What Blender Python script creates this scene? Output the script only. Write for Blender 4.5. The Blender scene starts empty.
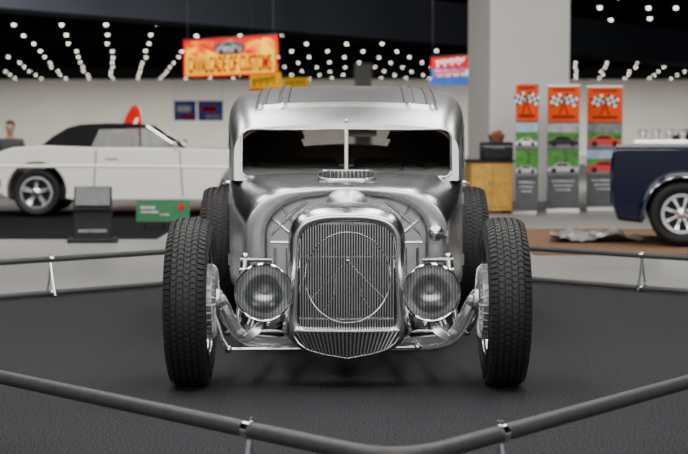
import bpy, bmesh, math, random
from mathutils import Vector, Matrix, Euler
random.seed(4)
PI = math.pi
COL = bpy.context.scene.collection
CAMX, CAMZ, CD, F = -0.012, 1.07, 6.8, 1600.0
PITCH = math.atan(92/1600)

def ray(px, py):
    u = (px-344)/F; v = (227-py)/F
    return Vector((u, math.cos(PITCH)+v*math.sin(PITCH), -math.sin(PITCH)+v*math.cos(PITCH)))
def W(px, py, D):
    r = ray(px, py); k = D/r.y
    return Vector((CAMX+r.x*k, D-CD, CAMZ+r.z*k))
def G(px, py, z):
    r = ray(px, py); k = (z-CAMZ)/r.z
    return (CAMX+r.x*k, r.y*k-CD)
def isect(a, b, c, d):
    x1, y1, x2, y2, x3, y3, x4, y4 = *a, *b, *c, *d
    den = (x1-x2)*(y3-y4)-(y1-y2)*(x3-x4)
    A = x1*y2-y1*x2; B = x3*y4-y3*x4
    return ((A*(x3-x4)-(x1-x2)*B)/den, (A*(y3-y4)-(y1-y2)*B)/den)

# ------------------------------------------------------------------ materials
MATS = {}
def mat(name, col, metal=0.0, rough=0.5, var=0.08, scale=20.0, bump=0.0, emit=0.0, coat=0.0, rvar=0.0, spec=0.5, lo=.3, hi=.7):
    if name in MATS: return MATS[name]
    m = bpy.data.materials.new(name); m.use_nodes = True
    nt = m.node_tree; n = nt.nodes; l = nt.links
    b = n['Principled BSDF']
    b.inputs['Metallic'].default_value = metal; b.inputs['Roughness'].default_value = rough
    b.inputs['Coat Weight'].default_value = coat; b.inputs['Coat Roughness'].default_value = 0.05
    b.inputs['Specular IOR Level'].default_value = spec
    tc = n.new('ShaderNodeTexCoord'); nz = n.new('ShaderNodeTexNoise')
    nz.inputs['Scale'].default_value = scale; nz.inputs['Detail'].default_value = 4
    l.new(tc.outputs['Object'], nz.inputs['Vector'])
    cr = n.new('ShaderNodeValToRGB')
    cr.color_ramp.elements[0].position = lo; cr.color_ramp.elements[1].position = hi
    cr.color_ramp.elements[0].color = (*[max(0, c*(1-var)) for c in col], 1)
    cr.color_ramp.elements[1].color = (*[min(1, c*(1+var)) for c in col], 1)
    l.new(nz.outputs['Fac'], cr.inputs['Fac']); l.new(cr.outputs['Color'], b.inputs['Base Color'])
    if rvar:
        mr = n.new('ShaderNodeMapRange'); mr.inputs['To Min'].default_value = max(0, rough-rvar); mr.inputs['To Max'].default_value = rough+rvar
        l.new(nz.outputs['Fac'], mr.inputs['Value']); l.new(mr.outputs['Result'], b.inputs['Roughness'])
    if bump:
        bp = n.new('ShaderNodeBump'); bp.inputs['Strength'].default_value = bump; bp.inputs['Distance'].default_value = 0.01
        l.new(nz.outputs['Fac'], bp.inputs['Height']); l.new(bp.outputs['Normal'], b.inputs['Normal'])
    if emit:
        l.new(cr.outputs['Color'], b.inputs['Emission Color']); b.inputs['Emission Strength'].default_value = emit
    MATS[name] = m
    return m

def glassmat(name, tint, rough=0.03, gloss=(0.9, 0.9, 0.9), ior=1.5, flute=False):
    m = bpy.data.materials.new(name); m.use_nodes = True
    nt = m.node_tree; n = nt.nodes; l = nt.links
    n.remove(n['Principled BSDF']); out = n['Material Output']
    tr = n.new('ShaderNodeBsdfTransparent'); tr.inputs['Color'].default_value = (*tint, 1)
    gl = n.new('ShaderNodeBsdfGlossy'); gl.inputs['Color'].default_value = (*gloss, 1); gl.inputs['Roughness'].default_value = rough
    fr = n.new('ShaderNodeFresnel'); fr.inputs['IOR'].default_value = ior
    mx = n.new('ShaderNodeMixShader')
    l.new(fr.outputs['Fac'], mx.inputs['Fac']); l.new(tr.outputs['BSDF'], mx.inputs[1]); l.new(gl.outputs['BSDF'], mx.inputs[2])
    l.new(mx.outputs['Shader'], out.inputs['Surface'])
    if flute:   # vertical flutes moulded in the lens
        tc = n.new('ShaderNodeTexCoord'); wv = n.new('ShaderNodeTexWave'); wv.inputs['Scale'].default_value = 26
        wv.bands_direction = 'X'
        cr = n.new('ShaderNodeValToRGB'); cr.color_ramp.elements[0].color = (.42, .43, .44, 1); cr.color_ramp.elements[1].color = (*tint, 1)
        bp = n.new('ShaderNodeBump'); bp.inputs['Strength'].default_value = 0.7; bp.inputs['Distance'].default_value = 0.004
        l.new(tc.outputs['Object'], wv.inputs['Vector']); l.new(wv.outputs['Fac'], bp.inputs['Height'])
        l.new(wv.outputs['Fac'], cr.inputs['Fac']); l.new(cr.outputs['Color'], tr.inputs['Color'])
        l.new(bp.outputs['Normal'], gl.inputs['Normal']); l.new(bp.outputs['Normal'], fr.inputs['Normal'])
    return m

STEEL = mat('bare_steel', (0.60, 0.605, 0.62), 1.0, 0.25, 0.06, 6, 0.0, rvar=0.03)
STEELR = mat('bare_steel_roof', (0.70, 0.705, 0.715), 1.0, 0.32, 0.05, 6, 0.0, rvar=0.03)
STEELM = mat('bare_steel_matte', (0.44, 0.445, 0.455), 1.0, 0.38, 0.06, 6)
STEEL2 = mat('bare_steel_light', (0.72, 0.725, 0.735), 1.0, 0.24, 0.05, 9, rvar=0.03)
STEELD = mat('dark_steel', (0.17, 0.17, 0.18), 1.0, 0.42, 0.1, 12)
SEAM = mat('seam_dark', (0.03, 0.03, 0.032), 0.3, 0.6, 0.1, 12)
CHROME = mat('chrome', (0.82, 0.83, 0.84), 1.0, 0.12, 0.03, 9)
POLISH = mat('polished_steel', (0.74, 0.74, 0.75), 1.0, 0.20, 0.04, 9)
ALU = mat('cast_aluminium', (0.66, 0.66, 0.66), 1.0, 0.40, 0.08, 30)
RUBBER = mat('tire_rubber', (0.015, 0.015, 0.016), 0, 0.60, 0.25, 60, 0.05, spec=.42)
BLACK = mat('black_satin', (0.010, 0.010, 0.011), 0, 0.5, 0.2, 30, spec=.3)
DARK = mat('dark_interior', (0.022, 0.021, 0.02), 0, 0.8, 0.2, 30)
TANLINE = mat('tan_headliner', (0.085, 0.058, 0.038), 0, 0.9, 0.1, 30)
RADM = mat('radiator_core', (0.035, 0.035, 0.037), 0.6, 0.6, 0.3, 80)
LEATHER = mat('dark_leather', (0.05, 0.036, 0.028), 0, 0.5, 0.2, 60, 0.2)
GLASS = glassmat('tinted_glass', (0.57, 0.565, 0.56), 0.03, ior=1.40)
CARGLASS = glassmat('car_glass', (0.40, 0.43, 0.43), 0.03)
LENS = glassmat('headlight_lens', (0.93, 0.94, 0.95), 0.05, ior=1.5, flute=True)
RAILM = mat('rail_grey_tube', (0.050, 0.050, 0.051), 0, 0.5, 0.15, 40, 0.03)
WHITEP = mat('white_car_paint', (0.69, 0.675, 0.63), 0, 0.28, 0.02, 4, coat=0.7)
BLUEP = mat('dark_blue_paint', (0.0014, 0.003, 0.024), 0, 0.18, 0.15, 6, coat=0.6, spec=.35)
BLACKP = mat('black_paint', (0.006, 0.006, 0.008), 0, 0.15, 0.1, 6, coat=1.0)
VINYL = mat('black_vinyl', (0.006, 0.006, 0.007), 0, 0.7, 0.2, 80, 0.1, spec=.12)
ORANGE = mat('banner_orange', (0.72, 0.060, 0.001), 0, 0.6, 0.06, 6, spec=.1)
RED = mat('sign_red', (0.50, 0.002, 0.002), 0, 0.6, 0.08, 5, spec=.05)
YELLOW = mat('sign_yellow', (0.80, 0.38, 0.001), 0, 0.6, 0.1, 4, spec=.05)
PALEY = mat('pale_yellow', (0.82, 0.46, 0.001), 0, 0.6, 0.05, 4, spec=.05)
WHITE = mat('print_white', (0.75, 0.75, 0.74), 0, 0.6, 0.04, 6)
GREY = mat('print_grey', (0.16, 0.17, 0.18), 0, 0.6, 0.5, 9)
LGREY = mat('print_light_grey', (0.36, 0.38, 0.40), 0, 0.6, 0.4, 8)
SHEETG = mat('print_sheet_grey', (0.065, 0.068, 0.072), 0, 0.6, 0.4, 3)
GREEN = mat('print_green', (0.05, 0.20, 0.02), 0, 0.6, 0.6, 9)
SKYB = mat('print_sky', (0.30, 0.42, 0.55), 0, 0.6, 0.3, 5)
ASPH = mat('print_asphalt', (0.15, 0.15, 0.155), 0, 0.6, 0.2, 9)
SIGNGREEN = mat('sign_green', (0.006, 0.11, 0.035), 0, 0.5, 0.15, 8)
BLUE = mat('print_blue', (0.015, 0.08, 0.45), 0, 0.6, 0.15, 6)
PRINTBLACK = mat('print_black', (0.012, 0.012, 0.014), 0, 0.6, 0.1, 8, spec=.2)
WIRE = mat('wire_black', (0.01, 0.01, 0.01), 0, 0.6)
WOOD = mat('plywood', (0.50, 0.28, 0.055), 0, 0.6, 0.2, 9, 0.05, spec=.2)

def flame_mat():
    m = bpy.data.materials.new('flame_print'); m.use_nodes = True
    nt = m.node_tree; n = nt.nodes; l = nt.links; b = n['Principled BSDF']; b.inputs['Roughness'].default_value = .6
    b.inputs['Specular IOR Level'].default_value = .05
    tc = n.new('ShaderNodeTexCoord'); mp = n.new('ShaderNodeMapping'); mp.inputs['Scale'].default_value = (1.0, 1, 2.0)
    nz = n.new('ShaderNodeTexNoise'); nz.inputs['Scale'].default_value = 1.5; nz.inputs['Detail'].default_value = 4; nz.inputs['Distortion'].default_value = 1.0
    cr = n.new('ShaderNodeValToRGB'); e = cr.color_ramp.elements
    e[0].position = .42; e[0].color = (0.50, 0.003, 0.002, 1); e[1].position = .60; e[1].color = (0.82, 0.46, 0.001, 1)
    e.new(.51).color = (0.72, 0.10, 0.001, 1)
    l.new(tc.outputs['Object'], mp.inputs['Vector']); l.new(mp.outputs['Vector'], nz.inputs['Vector'])
    l.new(nz.outputs['Fac'], cr.inputs['Fac']); l.new(cr.outputs['Color'], b.inputs['Base Color'])
    return m
FLAME = flame_mat()

# ------------------------------------------------------------------ mesh builder
class MB:
    def __init__(s): s.v = []; s.f = []; s.m = []
    def add(s, vs, fs, m=0):
        o = len(s.v); s.v += [tuple(p) for p in vs]
        for f in fs: s.f.append(tuple(i+o for i in f)); s.m.append(m)
        return s
    def box(s, c, d, rot=None, m=0):
        c = Vector(c); R = Euler(rot).to_matrix() if rot else Matrix.Identity(3)
        vs = [c+R @ Vector((x*d[0]/2, y*d[1]/2, z*d[2]/2)) for x in (-1, 1) for y in (-1, 1) for z in (-1, 1)]
        return s.add(vs, [(0,1,3,2),(4,6,7,5),(0,4,5,1),(2,3,7,6),(0,2,6,4),(1,5,7,3)], m)
    def tube(s, pts, r, n=10, closed=False, m=0):
        pts = [Vector(p) for p in pts]; k = len(pts)
        rs = r if isinstance(r, (list, tuple)) else [r]*k
        T = []
        for i in range(k):
            if closed: t = pts[(i+1) % k]-pts[i-1]
            else: t = pts[min(i+1, k-1)]-pts[max(i-1, 0)]
            T.append(t.normalized())
        u = T[0].orthogonal().normalized(); vs = []
        for i in range(k):
            u = (u-T[i]*u.dot(T[i]));
            u = u.normalized() if u.length > 1e-6 else T[i].orthogonal().normalized()
            w = T[i].cross(u)
            for j in range(n):
                a = 2*PI*j/n; vs.append(pts[i]+(u*math.cos(a)+w*math.sin(a))*rs[i])
        fs = []
        for i in range(k if closed else k-1):
            i2 = (i+1) % k
            for j in range(n):
                fs.append((i*n+j, i*n+(j+1) % n, i2*n+(j+1) % n, i2*n+j))
        if not closed:
            fs.append(tuple(range(n))); fs.append(tuple((k-1)*n+j for j in range(n)))
        return s.add(vs, fs, m)
    def lathe(s, prof, n=48, axis='Y', o=(0, 0, 0), m=0, a0=0, a1=2*PI, closed=False):
        o = Vector(o); full = abs(a1-a0-2*PI) < 1e-6; cnt = n if full else n+1; vs = []
        for j in range(cnt):
            a = a0+(a1-a0)*j/n; c, sn = math.cos(a), math.sin(a)
            for (r, t) in prof:
                p = {'X': (t, r*c, r*sn), 'Y': (r*c, t, r*sn), 'Z': (r*c, r*sn, t)}[axis]
                vs.append(o+Vector(p))
        k = len(prof); fs = []
        for j in range(n):
            j2 = (j+1) % cnt
            for i in range(k if closed else k-1):
                i2 = (i+1) % k
                fs.append((j*k+i, j*k+i2, j2*k+i2, j2*k+i))
        return s.add(vs, fs, m)
    def loft(s, rings, closed=True, cap0=False, cap1=False, m=0):
        k = len(rings[0]); vs = [p for r in rings for p in r]; fs = []
        for i in range(len(rings)-1):
            for j in range(k if closed else k-1):
                j2 = (j+1) % k
                fs.append((i*k+j, i*k+j2, (i+1)*k+j2, (i+1)*k+j))
        if cap0: fs.append(tuple(range(k)))
        if cap1: fs.append(tuple((len(rings)-1)*k+j for j in range(k)))
        return s.add(vs, fs, m)
    def cut(s, fn):
        keep = [(f, m) for f, m in zip(s.f, s.m) if not fn(sum((Vector(s.v[i]) for i in f), Vector())/len(f))]
        s.f = [a for a, b in keep]; s.m = [b for a, b in keep]; return s
    def prism(s, poly, t0, t1, fn, m=0):
        k = len(poly); vs = [fn(a, b, t0) for a, b in poly]+[fn(a, b, t1) for a, b in poly]
        fs = [(i, (i+1) % k, k+(i+1) % k, k+i) for i in range(k)]+[tuple(range(k)), tuple(range(k, 2*k))]
        return s.add(vs, fs, m)
    def sphere(s, c, r, n=16, sc=(1, 1, 1), m=0):
        prof = [(r*math.sin(PI*i/n), -r*math.cos(PI*i/n)) for i in range(n+1)]
        b = MB().lathe([(max(a, 1e-5), t) for a, t in prof], n*2, 'Z'); c = Vector(c)
        return s.add([c+Vector((p[0]*sc[0], p[1]*sc[1], p[2]*sc[2])) for p in b.v], b.f, m)
    def build(s, name, mats, parent=None, ang=35, bevel=0, seg=2, loc=None):
        me = bpy.data.meshes.new(name); me.from_pydata(s.v, [], s.f)
        mats = mats if isinstance(mats, (list, tuple)) else [mats]
        for x in mats: me.materials.append(x)
        for p, mi in zip(me.polygons, s.m): p.material_index = mi
        bm = bmesh.new(); bm.from_mesh(me); bmesh.ops.remove_doubles(bm, verts=bm.verts, dist=1e-5)
        bmesh.ops.recalc_face_normals(bm, faces=bm.faces); bm.to_mesh(me); bm.free()
        for p in me.polygons: p.use_smooth = True
        me.set_sharp_from_angle(angle=math.radians(ang))
        o = bpy.data.objects.new(name, me); COL.objects.link(o)
        if parent: o.parent = parent
        if loc is not None: o.location = loc
        if bevel:
            b = o.modifiers.new('bevel', 'BEVEL'); b.width = bevel; b.segments = seg; b.limit_method = 'ANGLE'; b.angle_limit = math.radians(40)
        return o

def thing(name, label, cat, loc=(0, 0, 0), rz=0, group=None):
    o = bpy.data.objects.new(name, None); COL.objects.link(o); o.location = loc; o.rotation_euler = (0, 0, rz)
    o.empty_display_size = .1
    return tag(o, label, cat, group)
def tag(o, label, cat, group=None):
    o['label'] = label; o['category'] = cat
    if group: o['group'] = group
    return o
def struct(o, label=None, cat=None):
    o['kind'] = 'structure'
    return o
def copy_tree(o, parent=None):
    c = o.copy(); COL.objects.link(c)
    if parent: c.parent = parent
    for ch in list(o.children): copy_tree(ch, c)
    return c
def resample(pts, n, closed=False):
    P = [Vector(p) for p in pts]
    if closed: P.append(P[0])
    L = [0]
    for a, b in zip(P, P[1:]): L.append(L[-1]+(b-a).length)
    out = []; cnt = n if closed else n-1
    for i in range(n):
        d = L[-1]*i/cnt; j = 0
        while j < len(P)-2 and L[j+1] < d: j += 1
        sg = L[j+1]-L[j]; t = (d-L[j])/sg if sg else 0
        out.append(P[j].lerp(P[j+1], min(1, t)))
    return out
def smoothpts(pts, it=2):   # Chaikin on an open polyline
    P = [Vector(p) for p in pts]
    for _ in range(it):
        Q = [P[0]]
        for a, b in zip(P, P[1:]): Q += [a.lerp(b, .25), a.lerp(b, .75)]
        P = Q+[P[-1]]
    return P
def mirror(half):   # half: +x side, both ends on x=0 -> closed loop
    return half+[Vector((-p[0], p[1])) for p in reversed(half[1:-1])]
def interp(tab, x):
    if x <= tab[0][0]: return tab[0][1]
    for (a, b), (c, d) in zip(tab, tab[1:]):
        if x <= c: return b+(d-b)*(x-a)/(c-a)
    return tab[-1][1]
def text_mesh(s, size, shear=0.0, extrude=.002, offset=0.0):
    cu = bpy.data.curves.new('t', 'FONT'); cu.body = s; cu.size = size; cu.align_x = 'CENTER'; cu.align_y = 'CENTER'
    cu.shear = shear; cu.extrude = extrude; cu.offset = offset
    o = bpy.data.objects.new('t', cu); COL.objects.link(o); bpy.context.view_layer.update()
    me = bpy.data.meshes.new_from_object(o.evaluated_get(bpy.context.evaluated_depsgraph_get()))
    bpy.data.objects.remove(o)
    return me
def text(name, s, size, m, parent, loc, fitw=None, sz=1.0, **k):
    me = text_mesh(s, size, **k); me.materials.clear(); me.materials.append(m)
    xs = [v.co.x for v in me.vertices]; wd = max(xs)-min(xs); sx = fitw/wd if fitw else 1
    me.transform(Matrix.Diagonal((sx, sz, 1, 1)));  me.transform(Matrix.Rotation(PI/2, 4, 'X'))
    o = bpy.data.objects.new(name, me); COL.objects.link(o); o.parent = parent; o.location = loc
    return o

# ================================================================== SETTING
CH = 5.07
def slab(name, x0, x1, y0, y1, z, m, t=.1):
    return MB().box(((x0+x1)/2, (y0+y1)/2, z-t/2), (x1-x0, y1-y0, t)).build(name, m)
FLOORM = mat('polished_concrete', (0.27, 0.27, 0.262), 0, 0.35, 0.12, 0.8, rvar=.08, spec=.4)
CEILM = mat('ceiling_black', (0.006, 0.006, 0.007), 0, 1.0, 0.2, 2, spec=0)
WALLM = mat('wall_cream', (0.64, 0.61, 0.55), 0, 0.8, 0.04, 0.5)
BEAMM = mat('beam_slate', (0.038, 0.042, 0.052), 0, 1.0, 0.1, 0.6, spec=0)
COLM = mat('column_paint', (0.58, 0.57, 0.54), 0, 0.7, 0.03, 2)
struct(slab('floor', -45, 45, -14, 110, -0.006, FLOORM))
struct(slab('ceiling', -45, 45, -14, 110, CH+.1, CEILM))
struct(MB().box((0, 109.3, CH/2), (90, .3, CH+.02)).build('wall_back', WALLM))
# slate downstand beam crossing the hall
p0_ = W(240, 28, 40.8); p1_ = W(688, 64, 61.8); BZ = 3.80
a = Vector((p0_.x, p0_.y, 0)); b = Vector((p1_.x, p1_.y, 0)); d = (b-a).normalized(); nrm = Vector((-d.y, d.x, 0))
a = a-d*14; b = b+d*14
pa = [(0, BZ), (0, CH), (1.2, CH), (1.2, BZ)]
bm_ = MB(); bm_.loft([[a+nrm*q+Vector((0, 0, z)) for q, z in pa], [b+nrm*q+Vector((0, 0, z)) for q, z in pa]], True, True, True)
struct(bm_.build('trim_1', BEAMM))
# columns
c = W(521, 212, 23.0)
t = thing('column', 'massive square cream column behind the orange banners, running to the ceiling', 'column', (c.x, c.y+.5, 0), .25)
MB().box((0, 0, CH/2), (1.22, 1.0, CH)).build('shaft', COLM, t, bevel=.02)
MB().box((0, 0, .06), (1.25, 1.03, .12)).build('base_trim', mat('base_grey', (.2, .2, .2)), t)
c = W(363, 150, 90)
t = thing('column', 'distant slim grey column seen above the roof of the bare metal car', 'column', (c.x, c.y, 0))
MB().box((0, 0, CH/2), (.95, .95, CH)).build('shaft', mat('column_grey', (.32, .32, .31)), t, bevel=.02)
MB().box((0, 0, .1), (1.0, 1.0, .2)).build('base_trim', MATS['base_grey'], t)

# ceiling lights
LAMP = mat('lamp_glow', (1.0, 0.92, 0.78), 0, .5, .02, 5, emit=9.0)
lm = MB(); lm.lathe([(.001, -.080), (.035, -.075), (.052, -.056), (.058, -.030), (.058, -.02)], 14, 'Z', m=0)
lm.lathe([(.072, -.022), (.072, 0), (.001, 0)], 14, 'Z', m=1)
first = None
def put_light(x, y):
    global first
    if first is None: o = first = lm.build('ceiling_light', [LAMP, BLACK])
    else:
        o = first.copy(); COL.objects.link(o)
    o.location = (x, y, CH)
    tag(o, 'small round glowing downlight on the black ceiling', 'ceiling light', 'downlights across the black ceiling')
for ri, D in enumerate(range(46, 115, 6)):
    step = 1.7; half = .215*D+.6; nx = int(half/step)
    for i in range(-nx, nx+1):
        x = i*step+(.5*step if ri % 2 else 0)+random.uniform(-.1, .1)
        q = (Vector((x, D-CD, 0))-a).dot(nrm)
        if q < 1.5: continue
        put_light(x, D-CD+random.uniform(-.4, .4))
for D in (46, 50.5, 55):
    for i in range(8):
        x = 6.4+1.4*i+random.uniform(-.3, .3)
        q = (Vector((x, D-CD, 0))-a).dot(nrm)
        if q > -.3 or x > .222*D: continue
        put_light(x, D-CD+random.uniform(-.4, .4))

# ================================================================== BARRIER LINES
FL0, FL1 = G(0, 377, .25), G(250, 430, .25)
FR0, FR1 = G(500, 434, .25), G(688, 382, .25)
BL0, BL1 = G(0, 298, .02), G(165, 284.5, .02)
BR0, BR1 = G(530, 280, .02), G(688, 292.5, .02)
FC = isect(FL0, FL1, FR0, FR1); BC = isect(BL0, BL1, BR0, BR1); LC = isect(FL0, FL1, BL0, BL1); RC = isect(FR0, FR1, BR0, BR1)

# ================================================================== CARPETS
CARP = mat('black_carpet', (0.030, 0.031, 0.035), 0, 0.95, 0.75, 140, 0.15, spec=.15, lo=.43, hi=.58)
poly = [(BC[0], BC[1]+.06), (LC[0]-.06, LC[1]), (LC[0]-.5, 0), (LC[0]-.5, -6.6), (RC[0]+.5, -6.6), (RC[0]+.5, 0), (RC[0]+.06, RC[1])]
tag(MB().prism(poly, -.0058, 0, lambda x, y, z: (x, y, z)).build('carpet', CARP), 'dark charcoal speckled carpet under the bare metal car', 'carpet')
CARP2 = mat('black_carpet_far', (0.008, 0.008, 0.009), 0, 0.95, 0.5, 60, 0.3, spec=.1)
tag(slab('carpet', -9.5, -1.95, 16.5-CD, 22.6-CD, .004, CARP2, .0098), 'black carpet under the white convertible car', 'carpet')
TAN = mat('tan_carpet', (0.165, 0.098, 0.060), 0, 0.95, 0.35, 30, .3, spec=.05)
tag(slab('carpet', 1.70, 6.8, 14.3-CD, 18.2-CD, .004, TAN, .0098), 'brown carpet under the dark blue pickup truck', 'carpet')
c = W(590, 240, 16.2)
sh_ = MB(); NXs, NYs = 18, 14; g = []
for j in range(NYs+1):
    for i in range(NXs+1):
        x = -.40+.80*i/NXs; y = -.45+.9*j/NYs
        z = .014+.075*abs(math.sin(7*x+3*y+1.3*math.sin(5*y)))*abs(math.cos(5*y-4*x))+random.uniform(0, .025)
        g.append((c.x+x*(1-.15*math.sin(3*y)), c.y+y, z))
sh_.add(g, [(j*(NXs+1)+i, j*(NXs+1)+i+1, (j+1)*(NXs+1)+i+1, (j+1)*(NXs+1)+i) for j in range(NYs) for i in range(NXs)])
tag(sh_.build('foil_sheet', mat('silver_foil', (.80, .80, .80), .85, .30, .03, 9), ang=12), 'crumpled silver sheet lying on the brown carpet beside the blue pickup', 'sheet')

# ================================================================== BARRIER RAILS
def lerp2(p, q, t): return (p[0]+(q[0]-p[0])*t, p[1]+(q[1]-p[1])*t)
def seglist(p, q, n): return [lerp2(p, q, i/n) for i in range(n+1)]
def unit(p, q):
    d = Vector((q[0]-p[0], q[1]-p[1])).normalized(); return (d.x, d.y)
def stanchion(root, p, tang, low=True, R_=.0235):
    b = MB(); tx, ty = tang; nx, ny = -ty, tx
    b.tube([(p[0]-nx*.05, p[1]-ny*.05, .012), (p[0]-nx*.02, p[1]-ny*.02, .12), (p[0], p[1], .23)], .0085, 10)
    b.tube([(p[0]+nx*.05, p[1]+ny*.05, .012), (p[0]+nx*.02, p[1]+ny*.02, .12), (p[0], p[1], .23)], .0085, 10)
    b.tube([(p[0]-tx*.014, p[1]-ty*.014, .25), (p[0]+tx*.014, p[1]+ty*.014, .25)], R_, 20)
    if low: b.tube([(p[0]-tx*.014, p[1]-ty*.014, .026), (p[0]+tx*.014, p[1]+ty*.014, .026)], .024, 18)
    else: b.tube([(p[0]-nx*.05, p[1]-ny*.05, .012), (p[0]+nx*.05, p[1]+ny*.05, .012)], .009, 8)
    b.box((p[0], p[1], .25+R_+.003), (.018, .018, .012))
    return b.build('stanchion', CHROME, root)
A_ = lerp2(FC, FL1, .30); B_ = lerp2(FC, FR0, .45)
bend = [((1-t)**2*A_[0]+2*t*(1-t)*FC[0]+t*t*B_[0], (1-t)**2*A_[1]+2*t*(1-t)*FC[1]+t*t*B_[1]) for t in [i/14 for i in range(15)]]
path = seglist(lerp2(LC, FC, .01), A_, 10)[:-1]+bend+seglist(B_, lerp2(RC, FC, .01), 10)[1:]
t = thing('barrier_rail', 'grey tube barrier bent in a wide V across the foreground before the car', 'barrier', (0, 0, 0))
MB().tube([(x, y, .25) for x, y in path], .0235, 16).build('top_rail', RAILM, t)
for p_, (p0, p1) in [(FL1, (FC, LC)), (FR0, (FC, RC)), (lerp2(FC, LC, .5), (FC, LC)), (lerp2(FC, RC, .5), (FC, RC)), (lerp2(FC, LC, .95), (FC, LC)), (lerp2(FC, RC, .95), (FC, RC))]:
    stanchion(t, p_, unit(p0, p1), False, .0275)
for nm, C_, pt in [('left', LC, G(51, 294, .02)), ('right', RC, G(642, 289, .02))]:
    t = thing('barrier_rail', 'low two tube grey barrier behind the car, on the %s side' % ('white convertible' if nm == 'left' else 'dark blue pickup'), 'barrier', (0, 0, 0))
    e0 = lerp2(BC, C_, .012)
    MB().tube([(x, y, .25) for x, y in seglist(e0, C_, 6)], .0205, 12).build('top_rail', RAILM, t)
    MB().tube([(x, y, .026) for x, y in seglist(e0, C_, 6)], .0205, 12).build('bottom_rail', RAILM, t)
    for p_ in (lerp2(BC, C_, .04), pt, lerp2(BC, C_, .97)): stanchion(t, p_, unit(BC, C_))

# ================================================================== HOT ROD
HR = thing('hot_rod_car', 'bare metal hot rod car with exposed black front tires, facing the camera', 'car')

def tire_mb(R, w, rr, pitch=88, tread=True, n=176):
    mb = MB()
    crown = lambda q: R-.020*(min(1, abs(q)/.46))**3.6
    half = [(rr-.004, .34), (rr+.012, .41), (rr+(R-rr)*.25, .465), (rr+(R-rr)*.50, .50), (rr+(R-rr)*.68, .495), (crown(.46)-.018, .480), (crown(.45)-.010, .455), (crown(.40)-.009, .40), (crown(.3)-.009, .3), (crown(.15)-.009, .15)]
    prof = [(r, -q*w) for r, q in half]+[(R-.009, 0)]+[(r, q*w) for r, q in reversed(half)]
    mb.lathe(prof, n if tread else 56, 'X', closed=True)
    if not tread: return mb
    p = 2*PI/pitch
    rows = [(-.464, -.32, 0, .74), (-.285, -.175, 1, .82), (-.140, -.018, 1, .82), (.018, .140, 1, .82), (.175, .285, 1, .82), (.32, .464, 0, .74)]
    for ri, (q0, q1, ty, fill) in enumerate(rows):
        for i in range(pitch):
            a0 = p*(i+(.5 if ri % 2 else 0)); a1 = a0+p*fill
            sk = {0: .05, 1: .35}[ty]*p*(1 if ri % 2 else -1)
            x0, x1 = q0*w, q1*w; vs = []
            cols = [(x0, -sk/2), ((x0+x1)/2, sk/2), (x1, -sk/2)]
            k = len(cols)
            for rad in (0, 1):
                for aa in (a0, a1):
                    for (x, da) in cols:
                        r = crown(x/w) if rad else crown(x/w)-.016
                        vs.append((x, r*math.cos(aa+da), r*math.sin(aa+da)))
            fs = []
            for c_ in range(k-1):
                fs.append((2*k+c_, 2*k+c_+1, 3*k+c_+1, 3*k+c_))
                fs.append((c_, c_+1, 2*k+c_+1, 2*k+c_)); fs.append((k+c_, k+c_+1, 3*k+c_+1, 3*k+c_))
            fs.append((0, k, 3*k, 2*k)); fs.append((k-1, 2*k-1, 4*k-1, 3*k-1))
            mb.add(vs, fs)
    for s in (-1, 1):   # raised sidewall rings
        for q in (.35, .62): mb.tube([(s*w*(.483 if q < .5 else .499), (rr+(R-rr)*q)*math.cos(2*PI*i/72), (rr+(R-rr)*q)*math.sin(2*PI*i/72)) for i in range(72)], .0025, 6, closed=True)
    return mb
def wheel(name, loc, R, w, rr, rz, parent, drum=True):
    mb = MB()
    mb.lathe([(rr+.014, -.45*w), (rr+.014, -.39*w), (rr-.004, -.36*w), (rr-.012, -.2*w), (rr-.03, 0), (rr-.012, .25*w), (rr-.004, .36*w), (rr+.012, .38*w), (rr+.012, .43*w), (rr-.002, .43*w)], 64, 'X')
    mb.lathe([(rr-.028, .02*w), (rr*.75, .12*w), (rr*.5, .24*w), (rr*.3, .26*w), (.001, .26*w)], 48, 'X')
    for i in range(20):
        aa = 2*PI*i/20
        mb.tube([(-.12*w, .07*math.cos(aa), .07*math.sin(aa)), (.05*w, (rr-.02)*math.cos(aa+.15), (rr-.02)*math.sin(aa+.15))], .004, 6)
    o = mb.build(name, POLISH, parent, loc=loc); o.rotation_euler = (0, 0, rz)
    tire_mb(R, w, rr).build('tire', RUBBER, o)
    MB().lathe([(.055, .26*w), (.06, .34*w), (.04, .42*w), (.001, .44*w)], 24, 'X').build('hub_cap', CHROME, o)
    if drum:
        d_ = MB(); S_ = .018
        pr = [(.03, -.124+S_), (.10, -.122+S_), (.140, -.118+S_)]
        for i in range(5):
            x = -.116+S_+i*.010; pr += [(.158, x), (.158, x+.004), (.146, x+.0045), (.146, x+.0095)]
        pr += [(.146, -.04), (.03, -.04)]
        d_.lathe(pr, 56, 'X', m=0)
        for i in range(30):   # cooling fins across the face and rim
            aa = 2*PI*i/30; c_, s_ = math.cos(aa), math.sin(aa)
            d_.tube([(-.123+S_, .065*c_, .065*s_), (-.129+S_, .10*c_, .10*s_), (-.126+S_, .142*c_, .142*s_), (-.112+S_, .158*c_, .158*s_), (-.070+S_, .158*c_, .158*s_)], .0032, 6, m=0)
        d_.lathe([(.06, -.128+S_), (.055, -.142+S_), (.03, -.146+S_), (.001, -.146+S_)], 28, 'X', m=1)
        for i in range(8):
            aa = 2*PI*i/8; d_.tube([(-.150+S_, .042*math.cos(aa), .042*math.sin(aa)), (-.140+S_, .042*math.cos(aa), .042*math.sin(aa))], .006, 6, m=1)
        d_.build('brake_drum', [ALU, STEELM], o, ang=25)
    return o
w1 = wheel('wheel', (.668, 0, .360), .360, .174, .213, 0, HR)
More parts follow.
